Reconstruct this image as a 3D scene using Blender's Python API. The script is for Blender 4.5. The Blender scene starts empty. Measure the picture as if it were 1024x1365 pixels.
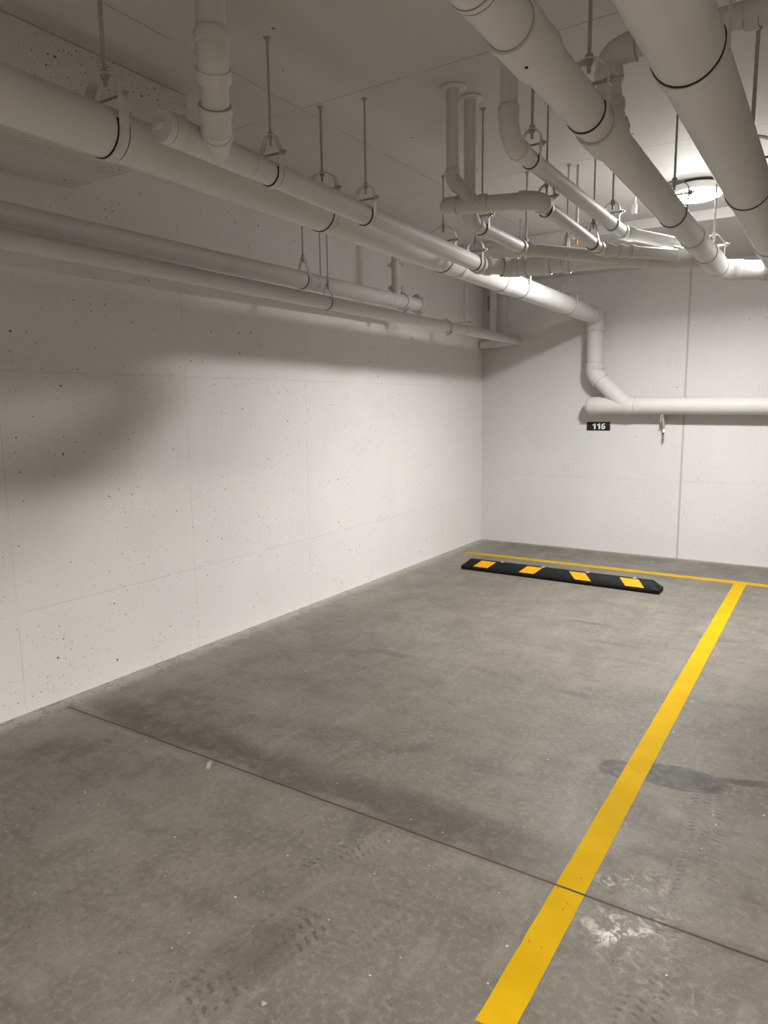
import bpy, bmesh, math, random
from mathutils import Vector, Matrix

random.seed(7)
sc = bpy.context.scene
C = sc.collection
PI = math.pi
ZC = 3.027                       # underside of the ceiling slab
XR, YF = 7.6, -13.0              # far side of the garage bay, wall behind the camera


# ------------------------------------------------------------------ materials
class NG:
    """small helper around a node tree"""
    def __init__(self, name):
        self.m = bpy.data.materials.new(name)
        self.m.use_nodes = True
        self.t = self.m.node_tree
        self.N = self.t.nodes
        self.b = self.N['Principled BSDF']
        self.co = self.N.new('ShaderNodeTexCoord').outputs['Object']

    def link(self, a, b):
        if hasattr(a, 'is_output') or isinstance(a, bpy.types.NodeSocket):
            self.t.links.new(a, b)
        else:
            b.default_value = a

    def math(self, op, a, b=None, c=None, clamp=False):
        n = self.N.new('ShaderNodeMath')
        n.operation = op
        n.use_clamp = clamp
        self.link(a, n.inputs[0])
        if b is not None:
            self.link(b, n.inputs[1])
        if c is not None:
            self.link(c, n.inputs[2])
        return n.outputs[0]

    def vmath(self, op, a, b=None):
        n = self.N.new('ShaderNodeVectorMath')
        n.operation = op
        self.link(a, n.inputs[0])
        if b is not None:
            if op == 'SCALE':
                self.link(b, n.inputs['Scale'])
            else:
                self.link(b, n.inputs[1])
        return n.outputs['Value'] if op in ('LENGTH', 'DISTANCE', 'DOT_PRODUCT') else n.outputs['Vector']

    def noise(self, scale, detail=3, rough=.55, vec=None, color=False, dist=0.0):
        n = self.N.new('ShaderNodeTexNoise')
        self.link(vec if vec is not None else self.co, n.inputs['Vector'])
        n.inputs['Scale'].default_value = scale
        n.inputs['Detail'].default_value = detail
        n.inputs['Roughness'].default_value = rough
        n.inputs['Distortion'].default_value = dist
        return n.outputs['Color'] if color else n.outputs['Fac']

    def ramp(self, v, a, b, lo=0.0, hi=1.0, smooth=True):
        n = self.N.new('ShaderNodeMapRange')
        if smooth:
            n.interpolation_type = 'SMOOTHSTEP'
        self.link(v, n.inputs['Value'])
        n.inputs['From Min'].default_value = a
        n.inputs['From Max'].default_value = b
        n.inputs['To Min'].default_value = lo
        n.inputs['To Max'].default_value = hi
        return n.outputs['Result']

    def mix(self, f, a, b, blend='MIX'):
        n = self.N.new('ShaderNodeMix')
        n.data_type = 'RGBA'
        n.blend_type = blend
        self.link(f, n.inputs[0])
        self.link(a if not isinstance(a, tuple) else (*a, 1)[:4], n.inputs[6])
        self.link(b if not isinstance(b, tuple) else (*b, 1)[:4], n.inputs[7])
        return n.outputs[2]

    def xyz(self, vec=None):
        n = self.N.new('ShaderNodeSeparateXYZ')
        self.link(vec if vec is not None else self.co, n.inputs[0])
        return n.outputs

    def comb(self, x, y, z=0.0):
        n = self.N.new('ShaderNodeCombineXYZ')
        for i, v in enumerate((x, y, z)):
            self.link(v, n.inputs[i])
        return n.outputs[0]

    def voro(self, vec, scale, rnd=1.0):
        n = self.N.new('ShaderNodeTexVoronoi')
        n.voronoi_dimensions = '2D'
        self.link(vec, n.inputs['Vector'])
        n.inputs['Scale'].default_value = scale
        n.inputs['Randomness'].default_value = rnd
        return n.outputs['Distance'], n.outputs['Color']

    def bump(self, h, strength=.3, dist=.01):
        n = self.N.new('ShaderNodeBump')
        n.inputs['Strength'].default_value = strength
        n.inputs['Distance'].default_value = dist
        self.link(h, n.inputs['Height'])
        self.link(n.outputs['Normal'], self.b.inputs['Normal'])

    def out(self, color, rough=.6, spec=.4, metal=0.0):
        self.link((*color, 1)[:4] if isinstance(color, tuple) else color, self.b.inputs['Base Color'])
        self.link(rough, self.b.inputs['Roughness'])
        self.b.inputs['Specular IOR Level'].default_value = spec
        self.b.inputs['Metallic'].default_value = metal
        return self.m

    def line(self, coord, at, half, wob=None):
        v = coord if wob is None else self.math('ADD', coord, wob)
        d = self.math('ABSOLUTE', self.math('SUBTRACT', v, at))
        return self.ramp(d, half * .5, half * 1.3, 1.0, 0.0)


def plain(name, col, rough=.5, spec=.4, metal=0.0, var=.06, scale=9, bump=0.0):
    g = NG(name)
    n = g.noise(scale, 3)
    c = g.mix(g.ramp(n, .3, .7), tuple(x * (1 - var) for x in col), tuple(min(1, x * (1 + var)) for x in col))
    if bump:
        g.bump(g.noise(140, 2), bump, .002)
    return g.out(c, rough, spec, metal)


def concrete_paint(name, base, plane, pits=1.0, seams_u=(), seams_v=(), wide_u=(), rough=.55, dirt=.5, joint=(.36, .34, .31), deep=.88, strong=.20):
    """white painted cast concrete: bug holes, formwork seams, slight unevenness. plane = which two axes span it"""
    g = NG(name)
    s = g.xyz()
    u, v = s[plane[0]], s[plane[1]]
    uv = g.comb(u, g.math('ADD', v, s[3 - plane[0] - plane[1]]))
    wig = g.vmath('SCALE', g.vmath('SUBTRACT', g.noise(60, 2, vec=uv, color=True), (.5, .5, .5)), .012)
    uvw = g.vmath('ADD', uv, wig)
    blot = g.noise(1.3, 4, .6)
    fine = g.noise(22, 4, .6)
    col = g.mix(g.ramp(blot, .35, .7), tuple(x * .955 for x in base), base)
    col = g.mix(g.math('MULTIPLY', g.ramp(fine, .55, .75), .35 * dirt), col, tuple(x * .86 for x in base))
    # bug holes
    clus = g.noise(1.7, 2, vec=uv)
    hole = None
    for sc_, rad, gate, keep in ((8.0, .055, .47, .45), (21.0, .085, .44, .40), (44.0, .12, .46, .34)):
        d, cc = g.voro(uvw, sc_)
        r = g.xyz(cc)
        size = g.math('MULTIPLY', r[1], rad)
        m = g.math('LESS_THAN', d, size)
        k = g.math('LESS_THAN', r[0], g.math('MULTIPLY', g.ramp(clus, gate - .12, gate + .16), keep * pits))
        m = g.math('MULTIPLY', m, k)
        hole = m if hole is None else g.math('MAXIMUM', hole, m)
    col = g.mix(g.math('MULTIPLY', hole, deep), col, (.055, .05, .042))
    # seams left by the formwork
    wob = g.ramp(g.noise(3.0, 3), 0, 1, -.006, .006, False)
    seam = None
    for at in seams_u:
        l = g.line(u, at, .0035, wob)
        seam = l if seam is None else g.math('MAXIMUM', seam, l)
    for at in seams_v:
        l = g.line(v, at, .0035, wob)
        seam = l if seam is None else g.math('MAXIMUM', seam, l)
    h = g.math('MULTIPLY', fine, .25)
    if seam is not None:
        brk = g.ramp(g.noise(5, 3), .30, .52)
        seam = g.math('MULTIPLY', seam, brk)
        col = g.mix(g.math('MULTIPLY', seam, strong), col, joint)
        h = g.math('SUBTRACT', h, g.math('MULTIPLY', seam, .5))
    for at in wide_u:
        l = g.line(u, at, .011)
        col = g.mix(g.math('MULTIPLY', l, .62), col, joint)
        h = g.math('SUBTRACT', h, g.math('MULTIPLY', l, .9))
    g.bump(h, .35, .006)
    return g.out(col, rough, .3)


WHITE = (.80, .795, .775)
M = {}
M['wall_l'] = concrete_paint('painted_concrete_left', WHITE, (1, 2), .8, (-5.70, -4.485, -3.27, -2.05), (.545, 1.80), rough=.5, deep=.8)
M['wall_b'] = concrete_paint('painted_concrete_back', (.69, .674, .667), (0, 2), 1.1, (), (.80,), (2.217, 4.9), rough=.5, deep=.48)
M['wall_o'] = plain('bare_concrete', (.13, .12, .11), .8, .2, scale=2)
M['drop'] = concrete_paint('painted_drop', (.70, .69, .66), (1, 2), 2.6, rough=.6, deep=.92)
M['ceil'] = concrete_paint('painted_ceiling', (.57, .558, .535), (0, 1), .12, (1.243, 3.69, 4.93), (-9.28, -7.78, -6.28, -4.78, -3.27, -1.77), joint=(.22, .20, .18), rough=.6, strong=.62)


# ------------------------------------------------------------------ floor
def floor_material():
    g = NG('power_floated_concrete')
    s = g.xyz()
    x, y = s[0], s[1]
    p = g.comb(x, y)
    big = g.noise(.75, 5, .6, vec=p)
    mid = g.noise(3.2, 6, .62, vec=p, dist=.6)
    streak = g.noise(1.0, 6, .65, vec=g.comb(g.math('MULTIPLY', x, 9.0), g.math('MULTIPLY', y, 2.2)))
    cross = g.noise(1.0, 6, .62, vec=g.comb(g.math('MULTIPLY', x, 2.0), g.math('MULTIPLY', y, 8.0)))
    fine = g.noise(38, 5, .65, vec=p)
    grit = g.noise(170, 3, .6, vec=p)
    col = g.mix(g.ramp(big, .32, .68), (.238, .222, .196), (.300, .284, .258))
    col = g.mix(g.math('MULTIPLY', g.ramp(mid, .42, .68), .55), col, (.185, .170, .146))
    col = g.mix(g.math('MULTIPLY', g.ramp(streak, .50, .70), .55), col, (.360, .342, .312))
    col = g.mix(g.math('MULTIPLY', g.ramp(cross, .50, .70), .50), col, (.165, .152, .132))
    col = g.mix(g.math('MULTIPLY', g.ramp(fine, .48, .66), .58), col, (.375, .357, .325))
    col = g.mix(g.math('MULTIPLY', g.ramp(g.noise(11, 5, .7, vec=p, dist=1.5), .50, .68), .34), col, (.150, .137, .118))
    col = g.mix(g.math('MULTIPLY', g.ramp(grit, .52, .72), .45), col, (.12, .11, .095))

    dn = g.vmath('SUBTRACT', g.noise(3.4, 5, .65, vec=p, color=True), (.5, .5, .5))
    dn2 = g.vmath('SUBTRACT', g.noise(13, 4, .6, vec=p, color=True), (.5, .5, .5))

    def blob(cx, cy, a, b, ang=0, soft=.5, distort=.35, fine_=.08):
        v = g.vmath('SUBTRACT', p, (cx, cy, 0))
        v = g.vmath('ADD', v, g.vmath('SCALE', dn, distort))
        v = g.vmath('ADD', v, g.vmath('SCALE', dn2, fine_))
        n = g.N.new('ShaderNodeVectorRotate')
        n.rotation_type = 'Z_AXIS'
        n.inputs['Angle'].default_value = -math.radians(ang)
        g.link(v, n.inputs['Vector'])
        v = g.vmath('MULTIPLY', n.outputs[0], (1 / a, 1 / b, 0))
        return g.ramp(g.vmath('LENGTH', v), 1 - soft, 1 + soft * .4, 1.0, 0.0)

    def paint(mask, f, c, mottled=None):
        nonlocal col
        k = g.math('MULTIPLY', mask, f)
        if mottled is not None:
            k = g.math('MULTIPLY', k, mottled)
        col = g.mix(k, col, c)

    patchy = g.ramp(g.noise(6.5, 5, .65, vec=p), .32, .62)
    dark, dark2 = (.105, .094, .078), (.080, .073, .063)
    # grime gathered along the far side of the saw cut
    jy = -5.535
    yj = g.math('ADD', y, g.ramp(g.noise(2.2, 4, vec=p), 0, 1, -.16, .16, False))
    band = g.math('MULTIPLY', g.ramp(yj, jy - .02, jy + .05), g.ramp(yj, jy + .13, jy + .30, 1, 0))
    band = g.math('MULTIPLY', band, g.math('MULTIPLY', g.ramp(x, .1, .3), g.ramp(x, 2.55, 2.95, 1, 0)))
    band = g.math('MULTIPLY', band, g.math('GREATER_THAN', y, jy))
    paint(band, .85, dark, g.ramp(g.noise(14, 5, .72, vec=p, dist=1.0), .28, .60, .45, 1.0))
    paint(blob(.62, -5.20, .55, .16, -6, .7), .62, dark, patchy)
    paint(blob(.55, -5.95, .62, .26, 22, .8), .50, dark, patchy)
    paint(blob(1.05, -5.75, .36, .11, 40, .8), .40, dark, patchy)
    paint(blob(1.45, -5.05, .5, .12, 12, .8), .28, dark, patchy)
    paint(blob(1.15, -4.55, .5, .22, 30, .9), .25, dark, patchy)
    paint(blob(1.20, -3.92, .20, .05, 0, .8, .15), .45, dark)
    paint(blob(1.00, -4.0, .16, .05, 30, .8, .15), .35, dark)
    paint(blob(1.95, -4.98, .13, .05, 50, .8, .1), .50, dark)
    paint(blob(2.08, -2.62, .16, .028, 4, .8, .08), .55, dark2)
    paint(blob(2.35, -3.0, .20, .03, -4, .8, .08), .35, dark2)
    paint(blob(2.42, -3.95, .12, .04, 0, .8, .1), .45, dark2)
    paint(blob(2.0, -3.2, .55, .10, 0, .9), .22, dark, patchy)
    paint(blob(2.95, -2.55, .2, .05, 5, .8, .1), .40, dark2)
    # oil stain that runs under the stall line
    oil = g.math('MAXIMUM', blob(3.05, -4.600, .225, .105, 6, .14, .10, .03), blob(3.36, -4.475, .24, .034, 22, .4, .05, .02))
    oil = g.math('MAXIMUM', oil, blob(2.845, -4.650, .105, .085, 20, .16, .06, .03))
    paint(oil, .92, (.085, .083, .076), g.ramp(g.noise(17, 5, .7, vec=p, dist=.8), .30, .62, .42, 1.0))
    # bright bare middle of the near slab
    paint(blob(1.55, -5.75, .75, .30, 10, .9), .22, (.30, .285, .25))
    paint(blob(1.85, -4.55, .75, .5, 20, .9), .14, (.30, .285, .25))
    # scraped plaster dust by the saw cut
    chalk = g.math('MULTIPLY', g.ramp(g.noise(16, 6, .72, vec=p, dist=1.2), .47, .66), 1.0)
    paint(blob(3.11, -5.62, .17, .13, 20, .9, .2), .80, (.98, .96, .92), chalk)
    paint(blob(3.08, -5.66, .06, .035, 60, .7, .08, .06), .85, (1.0, .99, .96), g.ramp(chalk, .0, .5))
    paint(blob(3.03, -5.41, .17, .055, 24, .8, .2), .62, (.85, .83, .79), chalk)
    paint(blob(3.15, -5.36, .10, .10, 0, .9, .2), .35, (.80, .78, .74), chalk)
    paint(blob(3.22, -5.78, .3, .10, 0, .9, .2), .30, (.75, .73, .70), chalk)

    paint(blob(1.247, -5.581, .05, .012, -54, .8, .05, .02), .75, (.80, .76, .68))
    # tyre prints: tread bars inside soft bands
    TB = g.math('MULTIPLY', g.ramp(g.noise(5, 4, .6, vec=p), .38, .62), g.ramp(g.noise(48, 3, .6, vec=p), .36, .58))

    def tyre(cx, cy, ln, wd, ang, f, pitch=.027, slant=.35):
        v = g.vmath('SUBTRACT', p, (cx, cy, 0))
        n = g.N.new('ShaderNodeVectorRotate')
        n.rotation_type = 'Z_AXIS'
        n.inputs['Angle'].default_value = -math.radians(ang)
        g.link(v, n.inputs['Vector'])
        r = g.xyz(n.outputs[0])
        along = g.math('ADD', r[1], g.math('MULTIPLY', g.math('ABSOLUTE', r[0]), slant))
        acr = g.math('ADD', r[0], g.math('MULTIPLY', g.math('MULTIPLY', r[1], r[1]), .10))
        bars = g.math('SINE', g.math('MULTIPLY', along, 2 * PI / pitch))
        grv = g.math('SINE', g.math('MULTIPLY', acr, 2 * PI / (wd * .55)))
        t = g.math('MULTIPLY', g.ramp(bars, -.5, .9), g.ramp(grv, -.9, .3))
        e = g.math('MULTIPLY', g.ramp(g.math('ABSOLUTE', acr), wd * .78, wd * 1.0, 1, 0), g.ramp(g.math('ABSOLUTE', r[1]), ln * .6, ln, 1, 0))
        brk = TB
        paint(g.math('MULTIPLY', t, e), f, dark2, brk)

    tyre(3.225, -5.12, .66, .085, 3, .66)
    tyre(3.19, -5.95, .35, .085, -4, .58)
    tyre(2.16, -5.72, .34, .085, -14, .62)
    tyre(2.20, -6.30, .30, .11, -12, .64, .032)
    tyre(2.42, -6.10, .5, .07, -10, .34)
    tyre(1.45, -6.35, .55, .08, -48, .32, .035)
    tyre(.95, -6.20, .5, .09, -42, .32, .035)
    paint(blob(2.19, -6.30, .11, .22, -12, .7, .15), .50, dark, patchy)
    paint(blob(2.10, -5.62, .09, .10, -12, .8, .15), .50, dark, patchy)
    paint(blob(2.05, -6.05, .25, .2, -12, .9), .25, dark, patchy)
    # faint long scratches
    sv = g.noise(1.0, 3, .5, vec=g.comb(g.math('ADD', g.math('MULTIPLY', x, 30), g.math('MULTIPLY', y, -26)), g.math('MULTIPLY', g.math('ADD', x, y), .9)))
    paint(g.ramp(sv, .70, .80), .34, (.58, .555, .51))
    sv2 = g.noise(1.0, 3, .5, vec=g.comb(g.math('MULTIPLY', x, 34), g.math('MULTIPLY', y, 1.3)))
    paint(g.ramp(sv2, .70, .78), .26, (.58, .555, .51))
    # paint overspray and plaster crumbs along the walls
    ew = g.ramp(g.noise(7, 5, .7, vec=p), 0, 1, -.09, .09, False)
    paint(g.ramp(g.math('ADD', x, ew), .02, .17, 1, 0), .72, (.78, .76, .72))
    paint(g.ramp(g.math('ADD', x, ew), .10, .55, 1, 0), .30, (.62, .60, .56))
    paint(g.ramp(g.math('ADD', g.math('MULTIPLY', y, -1.0), ew), .01, .13, 1, 0), .50, (.70, .68, .64))
    cr = g.ramp(g.math('ABSOLUTE', g.math('SUBTRACT', g.noise(5.0, 4, .6, vec=p), .5)), .0, .018, 1, 0)
    paint(g.math('MULTIPLY', cr, g.ramp(x, .05, .30, 1, 0)), .50, dark2)
    # white and dark flecks
    for sc_, r_, keep, c in ((7, .030, .16, (.95, .93, .88)), (15, .05, .10, (.80, .78, .74)), (12, .05, .12, (.06, .055, .05)), (30, .09, .10, (.07, .064, .055))):
        d, cc = g.voro(g.vmath('ADD', p, (sc_ * 1.7, 0, 0)), sc_)
        q = g.xyz(cc)
        m = g.math('MULTIPLY', g.math('LESS_THAN', d, g.math('MULTIPLY', q[1], r_)), g.math('LESS_THAN', q[0], keep))
        paint(m, .8, c)
    # saw-cut joint across the slab
    jw = g.ramp(g.noise(4, 3, vec=p), 0, 1, -.004, .004, False)
    j = g.math('MULTIPLY', g.line(y, jy, .0055, jw), g.ramp(x, .09, .14))
    soft = g.math('MULTIPLY', g.line(y, jy, .03, jw), g.ramp(x, .09, .14))
    paint(soft, .28, (.13, .105, .08))
    paint(j, .88, (.06, .043, .028))
    h = g.math('ADD', g.math('MULTIPLY', fine, .4), g.math('MULTIPLY', grit, .3))
    h = g.math('SUBTRACT', h, g.math('MULTIPLY', j, 2.0))
    g.bump(h, .22, .004)
    col = g.mix(1.0, col, (.60, .578, .535), 'MULTIPLY')
    return g.out(col, g.ramp(mid, .3, .7, .50, .66), .35)


M['floor'] = floor_material()


def yellow_paint():
    g = NG('yellow_line_paint')
    s = g.xyz()
    p = g.comb(s[0], s[1])
    col = g.mix(g.ramp(g.noise(5, 4, vec=p), .35, .68), (.47, .280, .0015), (.52, .315, .004))
    wear = g.math('MULTIPLY', g.ramp(g.noise(26, 6, .72, vec=p), .58, .72), g.ramp(g.noise(2.4, 3, vec=p), .45, .65))
    col = g.mix(g.math('MULTIPLY', wear, .45), col, (.30, .19, .03))
    d, cc = g.voro(p, 22)
    q = g.xyz(cc)
    m = g.math('MULTIPLY', g.math('LESS_THAN', d, g.math('MULTIPLY', q[1], .09)), g.math('LESS_THAN', q[0], .16))
    col = g.mix(g.math('MULTIPLY', m, .8), col, (.25, .14, .02))
    g.bump(g.noise(60, 4, vec=p), .25, .003)
    return g.out(col, .75, .12)


M['yellow'] = yellow_paint()
M['pipe'] = plain('white_painted_pipe', (.63, .62, .598), .55, .28, var=.025, scale=4)
M['fit'] = plain('white_painted_fitting', (.625, .615, .592), .55, .28, var=.03, scale=7)
M['joint'] = plain('socket_edge_shade', (.24, .23, .215), .7, .2, var=.2)
M['steel'] = plain('painted_steel_hanger', (.60, .585, .55), .5, .5, var=.07, scale=30)
M['rodm'] = plain('overpainted_threaded_rod', (.40, .385, .36), .5, .5, var=.12, scale=60)
M['bolt'] = plain('dull_bolt_steel', (.42, .40, .37), .45, .5, .3, var=.12, scale=50)
M['shade_black'] = plain('gap_shade_black', (.018, .016, .014), .8, .2, var=.1)  # black for shade painted at strap gaps; also the screw and bolt tip
M['rubber'] = plain('black_rubber', (.010, .010, .011), .7, .18, var=.25, scale=25, bump=.5)
M['strip'] = plain('amber_reflective_film', (.66, .31, .004), .5, .2, var=.06, scale=30)
M['black'] = plain('black_sign_plate', (.010, .010, .011), .45, .4, var=.1)
M['white'] = plain('white_sign_ink', (.86, .86, .84), .5, .4, var=.02)
M['lampw'] = plain('lamp_white_enamel', (.82, .81, .79), .35, .5, var=.02)
M['lampd'] = plain('lamp_shadow_gap', (.10, .095, .09), .6, .3, var=.1)
M['brass'] = plain('brass', (.55, .33, .09), .35, .5, .7, var=.1)
M['foam'] = plain('yellow_brown_foam', (.36, .24, .07), .8, .2, var=.35, scale=40, bump=.6)
M['crumb'] = plain('pale_crumb', (.26, .235, .20), .8, .2, var=.4, scale=90)

GLOW = {}
for nm, st, cc in (('glow', 110.0, (1.0, .992, .980, 1)), ('glow_warm', 40.0, (1.0, .965, .915, 1))):
    g = NG('lamp_diffuser')
    g.b.inputs['Base Color'].default_value = (.9, .9, .88, 1)
    g.b.inputs['Emission Color'].default_value = cc
    g.b.inputs['Emission Strength'].default_value = st
    M[nm] = g.m
    GLOW[nm] = cc[:3]


# ------------------------------------------------------------------ mesh helpers
def obj(name, bm, mat, parent=None, smooth=True, ang=38):
    bmesh.ops.recalc_face_normals(bm, faces=bm.faces[:])
    if smooth:
        for f in bm.faces:
            f.smooth = True
        for e in bm.edges:
            if len(e.link_faces) == 2 and e.calc_face_angle(0) > math.radians(ang):
                e.smooth = False
    me = bpy.data.meshes.new(name)
    bm.to_mesh(me)
    bm.free()
    me.materials.append(mat)
    if mat.name.startswith('white_painted_fitting'):
        me.materials.append(M['joint'])  # slot 1: edge shading painted at the socket mouths
    o = bpy.data.objects.new(name, me)
    C.objects.link(o)
    if parent is not None:
        o.parent = parent
        o.matrix_parent_inverse = parent.matrix_basis.inverted()
    return o


def tag(o, label, cat, group=None):
    o['label'] = label
    o['category'] = cat
    if group:
        o['group'] = group
    return o


def thing(name, label, cat, loc, group=None):
    o = bpy.data.objects.new(name, None)
    o.empty_display_size = .1
    C.objects.link(o)
    o.location = loc
    return tag(o, label, cat, group)


def struct(name, bm, mat, smooth=False):
    o = obj(name, bm, mat, None, smooth)
    o['kind'] = 'structure'
    return o


def box(bm, lo, hi, bevel=0.0, rot=None, origin=None):
    b = bmesh.new()
    bmesh.ops.create_cube(b, size=1)
    for v in b.verts:
        v.co = Vector([lo[i] + (v.co[i] + .5) * (hi[i] - lo[i]) for i in range(3)])
    if bevel:
        bmesh.ops.bevel(b, geom=b.edges[:], offset=bevel, segments=2, affect='EDGES', profile=.5)
    if rot is not None:
        o = Vector(origin)
        for v in b.verts:
            v.co = o + rot @ (v.co - o)
    me = bpy.data.meshes.new('t')
    b.to_mesh(me)
    b.free()
    bm.from_mesh(me)
    bpy.data.meshes.remove(me)
    return bm


def frames(pts):
    """rotation-minimising frames along a polyline"""
    n = len(pts)
    seg = [pts[i + 1] - pts[i] for i in range(n - 1)]
    T = []
    for i in range(n):
        back = [d for d in seg[:i] if d.length > 1e-7]
        ahead = [d for d in seg[i:] if d.length > 1e-7]
        t = Vector()
        if back:
            t += back[-1].normalized()
        if ahead:
            t += ahead[0].normalized()
        T.append(t.normalized())
    ref = Vector((0, 0, 1)) if abs(T[0].z) < .9 else Vector((1, 0, 0))
    u = (ref - T[0] * ref.dot(T[0])).normalized()
    out = []
    for t in T:
        u = (u - t * u.dot(t)).normalized()
        out.append((t, u, t.cross(u)))
    return out


def sweep(bm, pts, radii, segs=28, cap=True):
    pts = [Vector(q) for q in pts]
    if not hasattr(radii, '__len__'):
        radii = [radii] * len(pts)
    F = frames(pts)
    rings = []
    for q, r, (t, u, w) in zip(pts, radii, F):
        rings.append([bm.verts.new(q + (u * math.cos(2 * PI * k / segs) + w * math.sin(2 * PI * k / segs)) * r) for k in range(segs)])
    for a, b in zip(rings, rings[1:]):
        for k in range(segs):
            bm.faces.new((a[k], a[(k + 1) % segs], b[(k + 1) % segs], b[k]))
    if cap:
        bm.faces.new(rings[0][::-1])
        bm.faces.new(rings[-1])
    return bm


def cyl(bm, a, b, r, segs=16, r2=None):
    return sweep(bm, [a, b], [r, r if r2 is None else r2], segs)


def hub(bm, a, b, R, k=1.13, ch=.004, segs=28):
    """a socket collar from a to b around a pipe of radius R"""
    a, b = Vector(a), Vector(b)
    d = (b - a).normalized()
    n0 = len(bm.faces)
    w_ = max(.0016, R * .028)
    for q in (a, b):
        sweep(bm, [q - d * w_, q + d * w_], R * 1.02, segs)
    bm.faces.ensure_lookup_table()
    for f in bm.faces[n0:]:
        f.material_index = 1                                       # edge shading painted as a dark line at the socket mouth
    return sweep(bm, [a, a, a + d * ch, b - d * ch, b, b], [R * .97, R * (k - .03), R * k, R * k, R * (k - .03), R * .97], segs)


def arc(p0, p1, p2, rad, n=10):
    """fillet at p1: returns start, end, points"""
    a = (p0 - p1).normalized()
    b = (p2 - p1).normalized()
    th = a.angle(b)
    t = rad / math.tan(th / 2)
    s, e = p1 + a * t, p1 + b * t
    cdir = (a + b).normalized()
    c = p1 + cdir * (rad / math.sin(th / 2))
    v0, v1 = s - c, e - c
    ax = v0.cross(v1).normalized()
    tot = v0.angle(v1)
    pts = [c + Matrix.Rotation(tot * i / n, 3, ax) @ v0 for i in range(n + 1)]
    return s, e, pts


def elbow(root, p0, p1, p2, R, bend=1.35, k=1.13, L=.045, name='elbow'):
    """bend fitting with a socket at each end; returns where the straight pipes meet it"""
    p0, p1, p2 = Vector(p0), Vector(p1), Vector(p2)
    s, e, pts = arc(p0, p1, p2, R * bend)
    a = (p0 - p1).normalized()
    b = (p2 - p1).normalized()
    bm = bmesh.new()
    if R < .05:                                                    # small moulded fittings have fat sockets
        k = max(k, 1.22)
    sweep(bm, [s + a * .003] + pts + [e + b * .003], R * (1.12 if R < .05 else 1.07))
    hub(bm, s + a * L, s, R, k)
    hub(bm, e, e + b * L, R, k)
    obj(name, bm, M['fit'], root)
    return s + a * L * .5, e + b * L * .5


def straight(root, a, b, R, name='pipe'):
    bm = bmesh.new()
    sweep(bm, [a, b], R, 36)
    return obj(name, bm, M['pipe'], root)


def coupling(root, a, b, R, k=1.12, name='coupling', ch=.004):
    bm = bmesh.new()
    if R < .05 and k > 1.1:
        k = max(k, 1.20)
    hub(bm, a, b, R, k, ch, 36)
    return obj(name, bm, M['fit'], root)


def cleanout(root, at, d, R, name='cleanout_cap', nub=True):
    """screwed end cap: collar, disc, square nub. d points outwards"""
    at, d = Vector(at), Vector(d).normalized()
    bm = bmesh.new()
    sweep(bm, [at - d * .06, at - d * .06, at - d * .012, at - d * .012, at - d * .009, at - d * .009, at + d * .012, at + d * .016],
          [R * .97, R * 1.13, R * 1.13, R * 1.02, R * 1.02, R * 1.12, R * 1.12, R * 1.06], 32)
    if nub:
        side = d.cross(Vector((0, 0, 1))).normalized()
        q = Matrix((side, d, Vector((0, 0, 1)))).transposed()
        box(bm, (-.012, .014, -.012), (.012, .036, .012), .003)
        for v in bm.verts[-24 * 4:]:
            pass
        nubv = [v for v in bm.verts if abs(v.co.x) < .02 and .01 < v.co.y < .04 and abs(v.co.z) < .02]
        for v in nubv:
            v.co = at + q @ v.co
    return obj(name, bm, M['fit'], root)


def ribbon(bm, path, width, thick, to3d):
    """flat strap: 2-D path (a, b) -> to3d(a, b, c) with c across the width"""
    n = len(path)
    P = [Vector((q[0], q[1])) for q in path]
    rows = []
    for i in range(n):
        a = (P[i] - P[i - 1]).normalized() if i else None
        b = (P[i + 1] - P[i]).normalized() if i < n - 1 else None
        t = ((a or b) + (b or a)).normalized()
        nrm = Vector((-t.y, t.x))
        cosh = max(.5, nrm.dot(Vector((-(b or a).y, (b or a).x))))
        o = nrm * (thick * .5 / cosh)
        rows.append([bm.verts.new(to3d(q.x, q.y, c)) for q, c in ((P[i] - o, -width / 2), (P[i] + o, -width / 2), (P[i] + o, width / 2), (P[i] - o, width / 2))])
    for a, b in zip(rows, rows[1:]):
        for k in range(4):
            bm.faces.new((a[k], a[(k + 1) % 4], b[(k + 1) % 4], b[k]))
    bm.faces.new(rows[0][::-1])
    bm.faces.new(rows[-1])
    return bm


def hexnut(bm, c, d, r, h):
    return sweep(bm, [Vector(c) - Vector(d) * h / 2, Vector(c) + Vector(d) * h / 2], r, 6)


HG = 'pipe hangers under the ceiling'


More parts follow.
